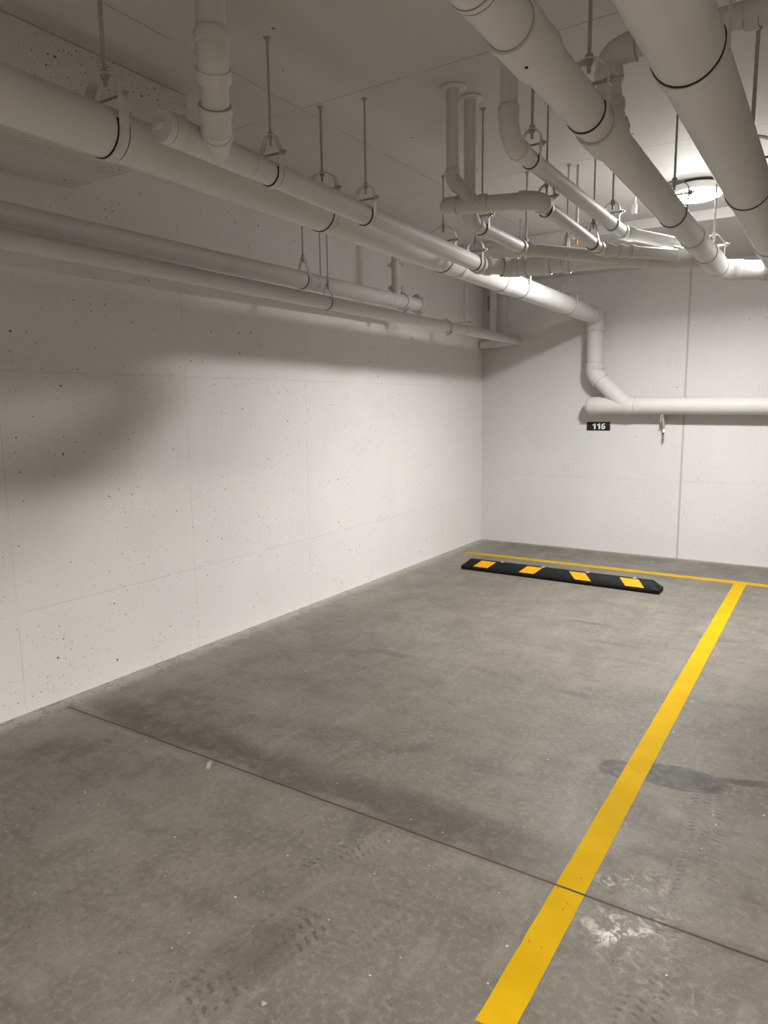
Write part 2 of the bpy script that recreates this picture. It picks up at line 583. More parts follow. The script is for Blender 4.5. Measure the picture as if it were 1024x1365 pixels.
def hanger(label, c, R, style='round', rod=.0055, w=.028, axis='Y', top=ZC, plate=True, shade_black=True, yh=.075, head=1):
    """clevis hanger: rod from the ceiling, arched yoke, cross bolt, strap under the pipe"""
    c = Vector(c)
    root = thing('pipe_hanger', label, 'pipe hanger', (c.x, c.y, c.z), HG)
    if axis == 'Y':
        T = lambda a, b, e: c + Vector((a, e, b))
        X = Vector((1, 0, 0))
        Yd = Vector((0, 1, 0))
    else:
        T = lambda a, b, e: c + Vector((e, a, b))
        X = Vector((0, 1, 0))
        Yd = Vector((1, 0, 0))
    rr = R + .0035
    hb = R + .024
    ht = hb + yh
    if style == 'drop':                                           # pear-shaped band
        ht = R + yh
        ca = math.acos(rr / ht)
        a0 = PI / 2 - ca
        path = [(.004, ht), (.010, ht - .004)]
        path += [(rr * math.cos(a0 - (2 * PI - 2 * ca) * i / 24), rr * math.sin(a0 - (2 * PI - 2 * ca) * i / 24)) for i in range(25)]
        path += [(-.010, ht - .004), (-.004, ht)]
        bm = ribbon(bmesh.new(), path, w, .003, T)
        obj('strap', bm, M['steel'], root)
    else:
        st = [(rr, hb + .016)] + [(rr * math.cos(-PI * i / 24), rr * math.sin(-PI * i / 24)) for i in range(25)] + [(-rr, hb + .016)]
        obj('strap', ribbon(bmesh.new(), st, w, .003, T), M['steel'], root)
        wy = rr + .004
        if style == 'round':
            yk = [(-wy, hb - .014), (-wy, hb)] + [(-wy * math.cos(PI * i / 16), hb + (ht - hb) * math.sin(PI * i / 16) ** .8) for i in range(1, 16)] + [(wy, hb), (wy, hb - .014)]
        else:
            yk = [(-wy, hb - .014), (-wy, hb + .004), (-.024, ht - .003), (-.018, ht), (.018, ht), (.024, ht - .003), (wy, hb + .004), (wy, hb - .014)]
        obj('yoke', ribbon(bmesh.new(), yk, w * .95, .0045, T), M['steel'], root)
        bm = bmesh.new()
        cyl(bm, T(-wy - .012, hb, 0), T(wy + .024 * head, hb, 0), .0048, 10)
        hexnut(bm, T(wy + .008, hb, 0), X, .0105, .009)
        hexnut(bm, T(-wy - .007, hb, 0), X, .0105, .008)
        obj('cross_bolt', bm, M['bolt'], root)
    if shade_black:  # dark band drawn as the shadow gap between strap edge and pipe
        ln = [((R + .0012) * math.cos(.35 - (PI + .7) * i / 26), (R + .0012) * math.sin(.35 - (PI + .7) * i / 26)) for i in range(27)]
        bm = ribbon(bmesh.new(), ln, w + .011, .0022, T)
        obj('shade_black', bm, M['shade_black'], root)
    bm = bmesh.new()
    cyl(bm, T(0, ht - .038, 0), (c.x, c.y, top), rod, 12)
    obj('rod', bm, M['rodm'], root)
    bm = bmesh.new()
    hexnut(bm, T(0, ht + .008, 0), Vector((0, 0, 1)), rod * 2.1, .011)
    hexnut(bm, T(0, ht - .010, 0), Vector((0, 0, 1)), rod * 2.0, .010)
    obj('nut', bm, M['rodm'], root)
    if plate:
        bm = bmesh.new()
        sweep(bm, [(c.x, c.y, top - .012), (c.x, c.y, top - .004), (c.x, c.y, top - .004), (c.x, c.y, top)], [rod * 1.5, rod * 1.8, .014, .015], 14)
        obj('ceiling_anchor', bm, M['rodm'], root)
    return root


# ------------------------------------------------------------------ the room
struct('floor', box(bmesh.new(), (-.2, YF - .2, -.2), (XR + .2, .2, 0)), M['floor'])
struct('ceiling', box(bmesh.new(), (-.2, YF - .2, ZC), (XR + .2, .2, ZC + .25)), M['ceil'])
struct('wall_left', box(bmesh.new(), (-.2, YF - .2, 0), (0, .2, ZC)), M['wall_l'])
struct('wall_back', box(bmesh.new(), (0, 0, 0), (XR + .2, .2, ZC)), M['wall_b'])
struct('wall_right', box(bmesh.new(), (XR, YF - .2, 0), (XR + .2, 0, ZC)), M['wall_o'])
struct('wall_front', box(bmesh.new(), (0, YF - .2, 0), (XR, YF, ZC)), M['wall_o'])
# thickened slab edge along the back wall, and the concrete drop above the left wall
struct('trim_1', box(bmesh.new(), (0, -1.66, 2.949), (XR, 0, ZC), .004), M['ceil'])
struct('trim_2', box(bmesh.new(), (0, YF, 2.77), (.905, -5.19, ZC), .006), M['drop'])

# ------------------------------------------------------------------ painted stall lines
def paint_strip(name, label, quads):
    bm = bmesh.new()
    for (ax, ay), (bx, by), w0, w1 in quads:
        a, b = Vector((ax, ay)), Vector((bx, by))
        d = (b - a).normalized()
        n = Vector((-d.y, d.x))
        N = max(2, int((b - a).length / .05))
        L, Rr = [], []
        for i in range(N + 1):
            q = a + (b - a) * i / N
            jl = random.uniform(-.0011, .0011)
            jr = random.uniform(-.0011, .0011)
            L.append(q + n * (w1 + jl))
            Rr.append(q - n * (w0 + jr))
        ring = [(v.x, v.y) for v in L] + [(v.x, v.y) for v in Rr[::-1]]
        top = [bm.verts.new((x, y, .0012)) for x, y in ring]
        bot = [bm.verts.new((x, y, .0)) for x, y in ring]
        M_ = N + 1
        for i in range(N):
            for rr, flip in ((top, 1), (bot, 0)):
                q = (rr[i], rr[i + 1], rr[2 * M_ - 2 - i], rr[2 * M_ - 1 - i])
                bm.faces.new(q if flip else q[::-1])
        for i in range(len(ring)):
            j = (i + 1) % len(ring)
            bm.faces.new((top[i], top[j], bot[j], bot[i]))
    o = obj(name, bm, M['yellow'], None, True)
    return tag(o, label, 'painted line')


paint_strip('stall_line', 'long yellow stall line running across the floor towards the camera', [((2.9002, -5.530), (2.9002, -.851), .0491, .0491), ((2.9002, -6.158), (2.9002, -5.541), .0491, .0491)])
paint_strip('stall_line', 'thin yellow line along the back wall behind the wheel stop', [((.19, -.8008), (5.2, -.8008), .0504, .0504)])

# ------------------------------------------------------------------ wheel stop
ws = thing('wheel_stop', 'black rubber wheel stop with four yellow strips lying before the back wall', 'wheel stop', (1.434, -1.50, 0))
WL, WD, WH, WLIP = 1.862, .150, .100, .038
prof = [(0, 0), (0, WLIP), (.052, WH - .002), (.058, WH), (.092, WH), (.098, WH - .002), (WD, WLIP), (WD, 0)]
wrot = Matrix.Rotation(math.radians(-.95), 3, 'Z')


def wpt(x, y, z):                # local: x along, y from the front foot backwards
    return Vector((1.434, -1.555, 0)) + wrot @ Vector((x, y, z))


bm = bmesh.new()
secs = []
for x, hf in ((-WL / 2, .0), (-WL / 2, .001), (-WL / 2 + .068, 1), (WL / 2 - .068, 1), (WL / 2, .001), (WL / 2, 0)):
    row = []
    for y, z in prof:
        if hf < .5:              # the ends slope down like a hipped roof
            z = min(z, WLIP)
            y = y if z < WLIP - 1e-6 or hf == 0 and False else y
        row.append(bm.verts.new(wpt(x, y, z if hf > .0005 else 0 if z < WLIP else WLIP)))
    secs.append(row)
secs = [secs[1], secs[2], secs[3], secs[4]]
for v in [v for v in bm.verts if not any(v in s for s in secs)]:
    bm.verts.remove(v)
# more sections along the length so the rubber shows its joints
for a, b in zip(secs, secs[1:]):
    for k in range(len(prof) - 1):
        bm.faces.new((a[k], a[k + 1], b[k + 1], b[k]))
    bm.faces.new((a[-1], a[0], b[0], b[-1]))
bm.faces.new(secs[0])
bm.faces.new(secs[-1][::-1])
bmesh.ops.remove_doubles(bm, verts=bm.verts[:], dist=1e-5)
bmesh.ops.bevel(bm, geom=[e for e in bm.edges if len(e.link_faces) == 2 and e.calc_face_angle(0) > .35], offset=.003, segments=2, affect='EDGES')
obj('rubber_body', bm, M['rubber'], ws, True, 50)
slope = Vector((0, .052, WH - .002 - WLIP))
sn = Vector((0, -(WH - .002 - WLIP), .052)).normalized()
for x0, wd, sk in ((-.803, .152, .068), (-.332, .148, .068), (.206, .148, -.070), (.650, .160, -.062)):
    bm = bmesh.new()
    q = []
    for (x, f) in ((x0, .05), (x0 + wd, .05), (x0 + wd + sk, .98), (x0 + sk, .98)):
        q.append(Vector((x, 0, WLIP)) + slope * f)
    q = [v - Vector((0, 0, 0)) for v in q]
    lo = [bm.verts.new(wpt(*(v + sn * .0002))) for v in q]
    hi = [bm.verts.new(wpt(*(v + sn * .0022))) for v in q]
    bm.faces.new(hi)
    bm.faces.new(lo[::-1])
    for k in range(4):
        bm.faces.new((lo[k], lo[(k + 1) % 4], hi[(k + 1) % 4], hi[k]))
    o = obj('reflective_strip', bm, M['strip'], ws, False)
    o['label'] = 'yellow reflective strip'
for x in (-.62, -.21, .21, .62):
    bm = bmesh.new()
    sweep(bm, [wpt(x + .09, .075, WH - .001), wpt(x + .09, .075, WH + .003), wpt(x + .09, .075, WH + .006)], [.017, .016, .008], 18)
    obj('anchor_bolt', bm, M['bolt'], ws)

# ------------------------------------------------------------------ stall number sign
sg = thing('number_sign', 'small black stall number sign with white 116 on back wall', 'sign', (1.3635, -.004, 1.3565))
obj('plate', box(bmesh.new(), (1.2385, -.006, 1.3115), (1.4885, -.0005, 1.4015), .0015), M['black'], sg)
def stroke(bm, path, thick, cx):
    return ribbon(bm, path, .0012, thick, lambda a, b_, e: Vector((cx + a, -.0066 + e, 1.3565 + b_)))


for ch, cx in (('1', 1.3205), ('1', 1.3690), ('6', 1.4165)):
    bm = bmesh.new()
    if ch == '1':
        stroke(bm, [(.006, -.031), (.006, .031)], .0165, cx)
        stroke(bm, [(-.017, .0125), (-.006, .0165), (.006, .0245)], .0125, cx)
    else:
        ring = [(.0152 * math.cos(2 * PI * i / 28 + .3), -.0115 + .0130 * math.sin(2 * PI * i / 28 + .3)) for i in range(29)]
        stroke(bm, ring, .0130, cx)
        arc_ = [(.016, .0245)] + [(.006 + .0212 * math.cos(PI * (.5 + .55 * i / 12)), -.006 + .0310 * math.sin(PI * (.5 + .55 * i / 12))) for i in range(13)]
        stroke(bm, arc_, .0130, cx)
    o = obj('digit', bm, M['white'], sg, False)
    o['label'] = 'white digit ' + ch

# ------------------------------------------------------------------ ceiling lights
def ceiling_light(x, y, label, glow='glow', watts=124, spread=160, n=40):
    L = thing('ceiling_light', label, 'ceiling light', (x, y, ZC))
    bm = bmesh.new()
    sweep(bm, [(x, y, ZC), (x, y, ZC - .022)], .115, n)
    o = obj('shadow_gap_base', bm, M['lampd'], L)
    bm = bmesh.new()
    prof_ = [(.12, .021), (.158, .021), (.168, .027), (.171, .050), (.169, .064), (.164, .068), (.150, .068)]
    sweep(bm, [(x, y, ZC - h) for r, h in prof_], [r for r, h in prof_], n)
    obj('rim', bm, M['lampw'], L)
    bm = bmesh.new()
    prof_ = [(.162, .067), (.160, .074), (.150, .084), (.128, .092), (.092, .097), (.045, .0995), (.012, .100)]
    sweep(bm, [(x, y, ZC - h) for r, h in prof_], [r for r, h in prof_], n)
    obj('diffuser', bm, M[glow], L)
    ld = bpy.data.lights.new('lamp_module', 'AREA')
    ld.shape = 'DISK'
    ld.size = .30
    ld.energy = watts
    ld.spread = math.radians(spread)
    ld.color = GLOW[glow]
    lo = bpy.data.objects.new('lamp_module', ld)
    C.objects.link(lo)
    lo.location = (x, y, ZC - .102)
    lo.parent = L
    lo.matrix_parent_inverse = L.matrix_basis.inverted()
    return L


ceiling_light(2.640, -2.385, 'round glowing ceiling light above the pipes by the back wall')
ceiling_light(4.7, -8.4, 'round ceiling light behind the camera on the open side of the bay', 'glow_warm', 375)

# ------------------------------------------------------------------ large drain BP (6 inch)
RB = .084
XB = 1.337
zB = lambda y: 2.495 + (2.553 - 2.495) * (-.25 - y) / 6.25
DP = 'drain pipe'
t = thing('drain_pipe', 'thick drain beside the left wall, ending in a drop down the back wall', DP, (XB, -3, zB(-3)))
e0 = (XB, -6, zB(-6))
c1 = Vector((1.339, -.142, 2.494))
c2 = Vector((1.345, -.142, 1.905))
c3 = Vector((1.680, -.142, 1.571))
s1, s2 = elbow(t, e0, c1, c2, RB, 1.2, 1.12, .055)
straight(t, (XB, YF + .01, zB(YF)), s1, RB)
s3, s4 = elbow(t, c1, c2, c3, RB, 1.3, 1.08, .055)
straight(t, s2, s3, RB)
coupling(t, c2 + Vector((0, 0, .11)), c2 + Vector((0, 0, .045)), RB, 1.10)
straight(t, s4, c2 + (c3 - c2) * .80, RB, 'branch_pipe')
coupling(t, (XB, -2.62, zB(-2.62)), (XB, -2.49, zB(-2.49)), RB, 1.09)
coupling(t, (XB, -3.32, zB(-3.3)), (XB, -3.25, zB(-3.3)), RB, 1.05)
hanger('clevis hanger of the thick left drain beside the concrete drop', (XB, -5.962, zB(-5.96)), RB, 'round', .0075, .040, yh=.082)
hanger('clevis hanger of the thick left drain, near its middle above the dark gap ring', (XB, -4.745, zB(-4.75)), RB, 'round', .0060, .034, yh=.080)
hanger('wide clevis hanger of the thick left drain below the first capped branch', (XB, -3.49, zB(-3.49)), RB, 'round', .0060, .034, yh=.090)
hanger('clevis hanger half hidden behind the crossing drain header, on the brightly lit pipe', (XB, -2.20, zB(-2.2)), RB, 'round', .0060, .032, yh=.080)
hanger('clevis hanger of the thick left drain closest to the back wall', (XB, -1.03, zB(-1.03)), RB, 'round', .0055, .030, yh=.085, top=2.949)

# ------------------------------------------------------------------ pipe along the back wall
t = thing('drain_pipe', 'horizontal white drain fixed along the back wall above the number sign', DP, (2.2, -.142, 1.57))
zH = lambda x: 1.576 - .0105 * (x - 1.3)
straight(t, (1.37, -.142, zH(1.37)), (XR - .01, -.142, zH(XR)), RB)
bm = bmesh.new()
hub(bm, (1.66, -.142, zH(1.66)), (1.765, -.142, zH(1.765)), RB, 1.075)
obj('coupling', bm, M['fit'], t)
bm = bmesh.new()
sweep(bm, [(1.42, -.142, zH(1.42)), (1.66, -.142, zH(1.66))], RB * 1.02, 36)
sweep(bm, [c2 + (c3 - c2) * .48, c2 + (c3 - c2) * .98], RB * 1.03, 36)
obj('wye', bm, M['fit'], t)
bm = bmesh.new()
sweep(bm, [(1.425, -.142, 1.575), (1.425, -.142, 1.575), (1.30, -.142, 1.576), (1.294, -.142, 1.576), (1.294, -.142, 1.576), (1.272, -.142, 1.576), (1.268, -.142, 1.576)],
      [RB * .97, RB * 1.09, RB * 1.09, RB * 1.04, RB * .80, RB * .80, RB * .72], 36)
obj('cleanout_cap', bm, M['fit'], t)
for x in (1.9, 3.9):                                               # stand-off brackets that carry it, behind the pipe
    bm = bmesh.new()
    box(bm, (x - .02, -.062, zH(x) - .05), (x + .02, 0, zH(x) + .05), .003)
    obj('wall_bracket', bm, M['steel'], t)

hk = thing('pipe_support', 'small tapered steel bracket hanging under the back wall drain', 'bracket', (2.045, -.10, 1.48))
bm = bmesh.new()
v = [(2.030, -.135, 1.485), (2.048, -.135, 1.485), (2.068, -.135, 1.325), (2.052, -.135, 1.318), (2.030, -.060, 1.375), (2.030, -.060, 1.485)]
f0 = [bm.verts.new((x, y, z)) for x, y, z in v[:4]]
f1 = [bm.verts.new((x - .004, y + .03, z + (.0 if i < 2 else .05))) for i, (x, y, z) in enumerate(v[:4])]
bm.faces.new(f0)
bm.faces.new(f1[::-1])
for k in range(4):
    bm.faces.new((f0[k], f0[(k + 1) % 4], f1[(k + 1) % 4], f1[k]))
obj('gusset_plate', bm, M['bolt'], hk, False)
bm = box(bmesh.new(), (2.024, -.150, 1.40), (2.030, -.0005, 1.486), .001)
obj('wall_plate', bm, M['steel'], hk, False)
bm = bmesh.new()
sweep(bm, [(2.038, -.136, 1.470), (2.038, -.136, 1.492), (2.038, -.136, 1.497)], [.018, .015, .006], 6)
obj('nut', bm, M['white'], hk)
bm = bmesh.new()
sweep(bm, [(2.060, -.138, 1.330), (2.061, -.150, 1.298)], [.013, .011], 12)
obj('bolt_end', bm, M['white'], hk)
bm = bmesh.new()
sweep(bm, [(2.059, -.147, 1.300), (2.057, -.152, 1.283)], [.007, .005], 10)
obj('bolt_tip', bm, M['shade_black'], hk)

# ------------------------------------------------------------------ SP: slimmer drain beside it, with the 45 degree branch, then the header
RS = .0475
XS = 1.562
zS = lambda y: 2.409 + (2.541 - 2.409) * (-1 - y) / 5
t = thing('drain_pipe', 'slimmer drain running beside the thick left one, capped end near the concrete drop', DP, (XS, -4.5, zS(-4.5)))
sA = Vector((XS, -5.80, zS(-5.80)))
sB = Vector((XS, -3.395, zS(-3.395)))
sC = Vector((1.700, -3.256, 2.466))
p_, hdr0 = elbow(t, sA, sB, sC, RS, 1.2, 1.12, .036)
straight(t, (XS, -5.86, zS(-5.86)), p_, RS)
cleanout(t, (XS, -5.905, zS(-5.905)), (0, -1, 0), RS)
coupling(t, (XS, -3.475, zS(-3.475)), (XS, -3.435, zS(-3.435)), RS, 1.06, ch=.003)
# sanitary wye and its rolled branch
bm = bmesh.new()
b0 = Vector((XS, -5.665, zS(-5.66)))
b1 = Vector((1.680, -5.785, 2.556))
b2 = Vector((1.765, -5.872, 2.680))
b3 = Vector((1.775, -5.885, ZC))
hub(bm, (XS, -5.84, zS(-5.84)), (XS, -5.50, zS(-5.5)), RS, 1.05, .006, 36)
sweep(bm, [b0, b1], RS * 1.02, 32)
hub(bm, b0 + (b1 - b0) * .62, b1, RS, 1.11, .004, 36)
obj('wye', bm, M['fit'], t)
pa, pb = elbow(t, b0, b1 + (b1 - b0) * .02, b2, RS, 2.2, 1.10, .028)
pc, pd = elbow(t, b1, b2 + (b2 - b1) * .22, b3, RS, 1.6, 1.09, .04)
straight(t, pb, pc, RS, 'branch_pipe')
straight(t, pd, b3, RS, 'riser')
hanger('pointed clevis hanger on the slim left drain, closest to its capped end', (XS, -5.372, zS(-5.372)), RS, 'trap', .0048, .026, yh=.072)
hanger('clevis hanger on the slim left drain, second from its capped end', (XS, -4.70, zS(-4.70)), RS, 'round', .0048, .024, yh=.062)
hanger('clevis hanger on the slim left drain just before it bends', (XS, -3.49, zS(-3.49)), RS, 'round', .0048, .026, yh=.062)

# header across the bay, collecting all the drains
RH = .0545
t = thing('drain_pipe', 'drain header crossing the bay below the ceiling in front of the back wall', DP, (2.2, -3.23, 2.455))
h1 = Vector((1.700, -3.256, 2.466))
h2 = Vector((2.44, -3.225, 2.448))
h3 = Vector((2.838, -2.985, 2.435))
h1a, h1b = elbow(t, sB, h1, h2, RH, 1.1, 1.10, .036)
straight(t, hdr0, h1a, RS)
straight(t, h1b, h2, RH)
hx = lambda x: h1 + (h2 - h1) * ((x - h1.x) / (h2.x - h1.x))
for a, b, k in ((1.82, 1.93, 1.12), (1.93, 1.965, 1.18), (2.045, 2.085, 1.18)):
    coupling(t, hx(a), hx(b), RH, k)
_, q_ = elbow(t, h1, h2, h3, RH, 2.0, 1.08, .035)
straight(t, q_, h3, RH * 1.06, 'pipe')
hd = lambda s: h2 + (h3 - h2) * s
coupling(t, hd(.22), hd(.45), RH, 1.15, ch=.008)
coupling(t, hd(.52), hd(.60), RH, 1.20)
hanger('small hanger on the header where the short branch meets it', hx(1.80), RH, 'drop', .0055, .026, axis='X', yh=.11, shade_black=False)
hanger('hanger on the header behind the small brass fitting', hx(2.06), RH, 'drop', .0050, .022, axis='X', yh=.10)

# ------------------------------------------------------------------ twin drops through the ceiling
def escutcheon(root, x, y, r):
    bm = bmesh.new()
    sweep(bm, [(x, y, ZC), (x, y, ZC - .004), (x, y, ZC - .009), (x, y, ZC - .012)], [r * 1.9, r * 1.95, r * 1.8, r * 1.1], 30)
    return obj('escutcheon', bm, M['fit'], root)


RV = .0300
t = thing('drain_pipe', 'white drop pipe nearer the camera of two, its tee running across to the bay', DP, (1.961, -4.57, 2.6))
RX = .0362
w1 = Vector((1.961, -4.57, 2.628))
w2 = Vector((2.085, -4.57, 2.498))
_a, _b = elbow(t, (1.961, -4.57, ZC), w1, w2, RV, 1.4, 1.14, .026)
straight(t, (1.961, -4.57, ZC), _a, RV, 'riser')
escutcheon(t, 1.961, -4.57, RV)
zx = lambda x: 2.517 - .042 * (x - 1.935)
yx = lambda x: -4.57 + .07 * (x - 1.935) / .41
bm = bmesh.new()
sweep(bm, [w1 + (w2 - w1) * .22, w2], RV * 1.05, 28)
hub(bm, (1.975, yx(1.975), zx(1.975)), (2.10, yx(2.10), zx(2.10)), RX, 1.06, .004)
hub(bm, (2.085, yx(2.085), zx(2.085)), (2.122, yx(2.122), zx(2.122)), RX, 1.18, .004)
obj('wye', bm, M['fit'], t)
bm = bmesh.new()
sweep(bm, [(1.985, -4.57, zx(1.985)), (1.985, -4.57, zx(1.985)), (1.925, -4.57, zx(1.925)), (1.918, -4.57, zx(1.92)), (1.918, -4.57, zx(1.92)), (1.906, -4.57, zx(1.91))],
      [RX, RX * 1.13, RX * 1.13, RX * 1.06, RX * .8, RX * .72], 28)
obj('cleanout_cap', bm, M['fit'], t)
R6 = .0312
X6 = 2.345
z6 = lambda y: 2.384 + (2.525 - 2.384) * (-1 - y) / 5
k1 = Vector((X6, -4.50, 2.497))
k2 = Vector((X6, -3.51, z6(-3.51)))
k3 = Vector((2.56, -3.29, 2.446))
_a, _b = elbow(t, (1.95, yx(1.95), zx(1.95)), k1, k2, RX, 1.5, 1.12, .034)
straight(t, (1.95, yx(1.95), zx(1.95)), _a, RX)
_c, _d = elbow(t, k1, k2, k3, R6, 2.0, 1.13, .034)
straight(t, _b, _c, R6, 'branch_pipe')
straight(t, _d, k3 + (k3 - k2) * .55, R6 * 1.02, 'branch_pipe')
hk3 = (k3 - k2).normalized()
coupling(t, k2 + hk3 * .105, k2 + hk3 * .14, R6, 1.15)
coupling(t, k2 + hk3 * .18, k2 + hk3 * .21, R6, 1.15)
hanger('small hanger at the bend where the tee turns towards the back wall', (X6, -4.385, z6(-4.385)), R6, 'round', .0045, .020, yh=.055)
hanger('small hanger at the far end of the lowest slanted branch', (X6, -3.655, z6(-3.655)), R6, 'drop', .0045, .020, yh=.085)

t = thing('drain_pipe', 'white drop pipe farther from the camera of two, turning towards the back wall', DP, (1.976, -4.42, 2.5))
R7 = .0335
z7 = lambda y: 2.435 + (2.492 - 2.435) * (-1 - y) / 5
u1 = Vector((1.976, -4.42, z7(-4.42)))
u2 = Vector((1.976, -3.735, z7(-3.735)))
u3 = Vector((2.385, -3.25, 2.445))
_a, _b = elbow(t, (1.976, -4.42, ZC), u1, u2, R7, 1.7, 1.13, .032)
straight(t, (1.976, -4.42, ZC), _a, RV, 'riser')
escutcheon(t, 1.976, -4.42, RV)
_c, _d = elbow(t, u1, u2, u3, R7, 1.6, 1.12, .034)
straight(t, _b, _c, R7)
straight(t, _d, u3, R7 * 1.04)
hanger('small hanger right behind the twin drop pipes', (1.976, -4.28, z7(-4.28)), R7, 'round', .0048, .020, yh=.055)

# ------------------------------------------------------------------ P5: drop behind the big pipe, slanting to the header
R5 = .0352
X5 = 2.39
z5 = lambda y: 2.582 + (2.611 - 2.582) * (-1 - y) / 5
t = thing('drain_pipe', 'drop pipe with a soft bend between the twin drops and the lamp', DP, (X5, -4.9, 2.6))
f1 = Vector((X5, -4.935, z5(-4.935)))
f2 = Vector((X5, -3.20, z5(-3.20)))
f3 = Vector((2.70, -2.945, 2.548))
f4 = Vector((2.838, -2.80, 2.50))
_a, _b = elbow(t, (X5, -4.935, ZC), f1, f2, R5, 2.6, 1.12, .036)
straight(t, (X5, -4.935, ZC), _a, R5, 'riser')
_c, _d = elbow(t, f1, f2, f3, R5, 1.5, 1.12, .036)
straight(t, _b, _c, R5)
straight(t, _d, f4, R5)
hanger('clevis hanger below the big pipe on the softly bent drain', (X5, -4.69, z5(-4.69)), R5, 'round', .0062, .024, yh=.062)
hanger('clevis hanger of the softly bent drain nearest the lamp', (X5, -3.455, z5(-3.455)), R5, 'round', .0060, .020, yh=.055)

# ------------------------------------------------------------------ P3: big pipe with the drop from above
R3 = .058
X3 = 2.838
z3 = lambda y: 2.411 + (2.475 - 2.411) * (-1 - y) / 5
t = thing('drain_pipe', 'big ribbed drain passing left of the lamp and turning along the back wall', DP, (X3, -4.5, z3(-4.5)))
m1 = Vector((X3, -2.56, z3(-2.56)))
m2 = Vector((3.10, -2.48, 2.412))
_a, _b = elbow(t, (X3, -4, z3(-4)), m1, m2, R3, 1.7, 1.10, .05)
straight(t, (X3, YF + .01, z3(YF)), _a, R3)
straight(t, _b, m2 + (m2 - m1) * 3.0, R3, 'tail_pipe')
dt = (m2 - m1).normalized()
coupling(t, m2 - dt * .015, m2 + dt * .06, R3, 1.12)
coupling(t, (X3, -6.185, z3(-6.18)), (X3, -6.165, z3(-6.16)), R3, 1.03)
coupling(t, (X3, -5.985, z3(-5.98)), (X3, -5.80, z3(-5.8)), R3, 1.16, ch=.010)
coupling(t, (X3, -5.305, z3(-5.3)), (X3, -5.140, z3(-5.14)), R3, 1.18, ch=.012)
coupling(t, (X3, -3.60, z3(-3.6)), (X3, -3.40, z3(-3.4)), R3, 1.08)
coupling(t, (X3, -3.15, z3(-3.15)), (X3, -2.80, z3(-2.8)), R3, 1.12, 'wye_body', .006)
bm = bmesh.new()
sweep(bm, [(X3 + .01, -5.905, z3(-5.9) - R3 * 1.12), (X3 + .01, -5.905, z3(-5.9) - R3 * 1.16 - .002)], .004, 10)
obj('screw', bm, M['shade_black'], t)
RZ = .040
n1 = Vector((2.778, -4.99, 2.800))
n2 = Vector((2.800, -4.995, 2.585))
n3 = Vector((X3, -4.915, z3(-4.9)))
t2 = thing('drain_pipe', 'short drain crossing over the biggest pipe and dropping into the ribbed one', DP, (2.95, -4.99, 2.8))
_a, _b = elbow(t2, (3.6, -4.97, 2.802), n1, n2, RZ, 1.3, 1.13, .040)
straight(t2, (XR - .01, -4.95, 2.86), _a, RZ)
_c, _d = elbow(t2, n1, n2, n3, RZ, 1.6, 1.10, .036)
straight(t2, _b, _c, RZ, 'drop_pipe')
straight(t2, _d, n3, RZ, 'drop_pipe')
coupling(t2, (3.205, -4.982, 2.802), (3.245, -4.982, 2.803), RZ, 1.12)
hanger('clevis hanger on the ribbed drain beside its drop from above', (X3, -5.385, z3(-5.385)), R3, 'round', .0060, .034, yh=.070, head=1.6)
hanger('thin clevis hanger on the ribbed drain in front of the glowing lamp', (X3, -4.085, z3(-4.085)), R3, 'round', .0050, .020, yh=.060)
hanger('angular clevis hanger on the ribbed drain just before the back wall', (X3, -2.895, z3(-2.9)), R3, 'trap', .0055, .022, yh=.065)

# ------------------------------------------------------------------ P4: the biggest pipe, close to the camera
R4 = .084
X4 = 3.175
z4 = lambda y: 2.432 + (2.443 - 2.432) * (-1 - y) / 5
t = thing('drain_pipe', 'biggest drain overhead on the right, closest to the camera', DP, (X4, -5, z4(-5)))
straight(t, (X4, YF + .01, z4(YF)), (X4, -2.36, z4(-2.36)), R4)
coupling(t, (X4, -3.30, z4(-3.3)), (X4, -3.20, z4(-3.2)), R4, 1.05)
coupling(t, (X4, -2.66, z4(-2.66)), (X4, -2.36, z4(-2.36)), R4, 1.10, 'wye_body')
hanger('broad strap hanger on the biggest drain, nearest the camera', (X4, -5.675, z4(-5.675)), R4, 'round', .0070, .046, yh=.085)
hanger('clevis hanger on the biggest drain below the short crossing pipe', (X4, -4.36, z4(-4.36)), R4, 'round', .0075, .034, yh=.085)

# ------------------------------------------------------------------ sprinkler mains along the left wall
def grooved(root, c, d, R, L=.046, ang=0):
    c, d = Vector(c), Vector(d).normalized()
    bm = bmesh.new()
    sweep(bm, [c - d * L / 2, c - d * L / 2, c - d * L * .3, c + d * L * .3, c + d * L / 2, c + d * L / 2], [R, R * 1.16, R * 1.28, R * 1.28, R * 1.16, R], 30)
    o = obj('grooved_coupling', bm, M['fit'], root)
    s = d.cross(Vector((0, 0, 1))) if abs(d.z) < .9 else Vector((1, 0, 0))
    s = (Matrix.Rotation(ang, 3, d) @ s).normalized()
    up = d.cross(s)
    for sg_ in (-1, 1):
        q = c + s * sg_ * (R * 1.28 + .006)
        bm = bmesh.new()
        sweep(bm, [q - up * .032, q - up * .020, q - up * .020, q - up * .016, q - up * .016, q + up * .016, q + up * .016, q + up * .020, q + up * .020, q + up * .032],
              [.009, .009, .006, .006, .014, .014, .006, .006, .009, .009], 12)
        obj('coupling_bolt', bm, M['steel'], root)
    return o


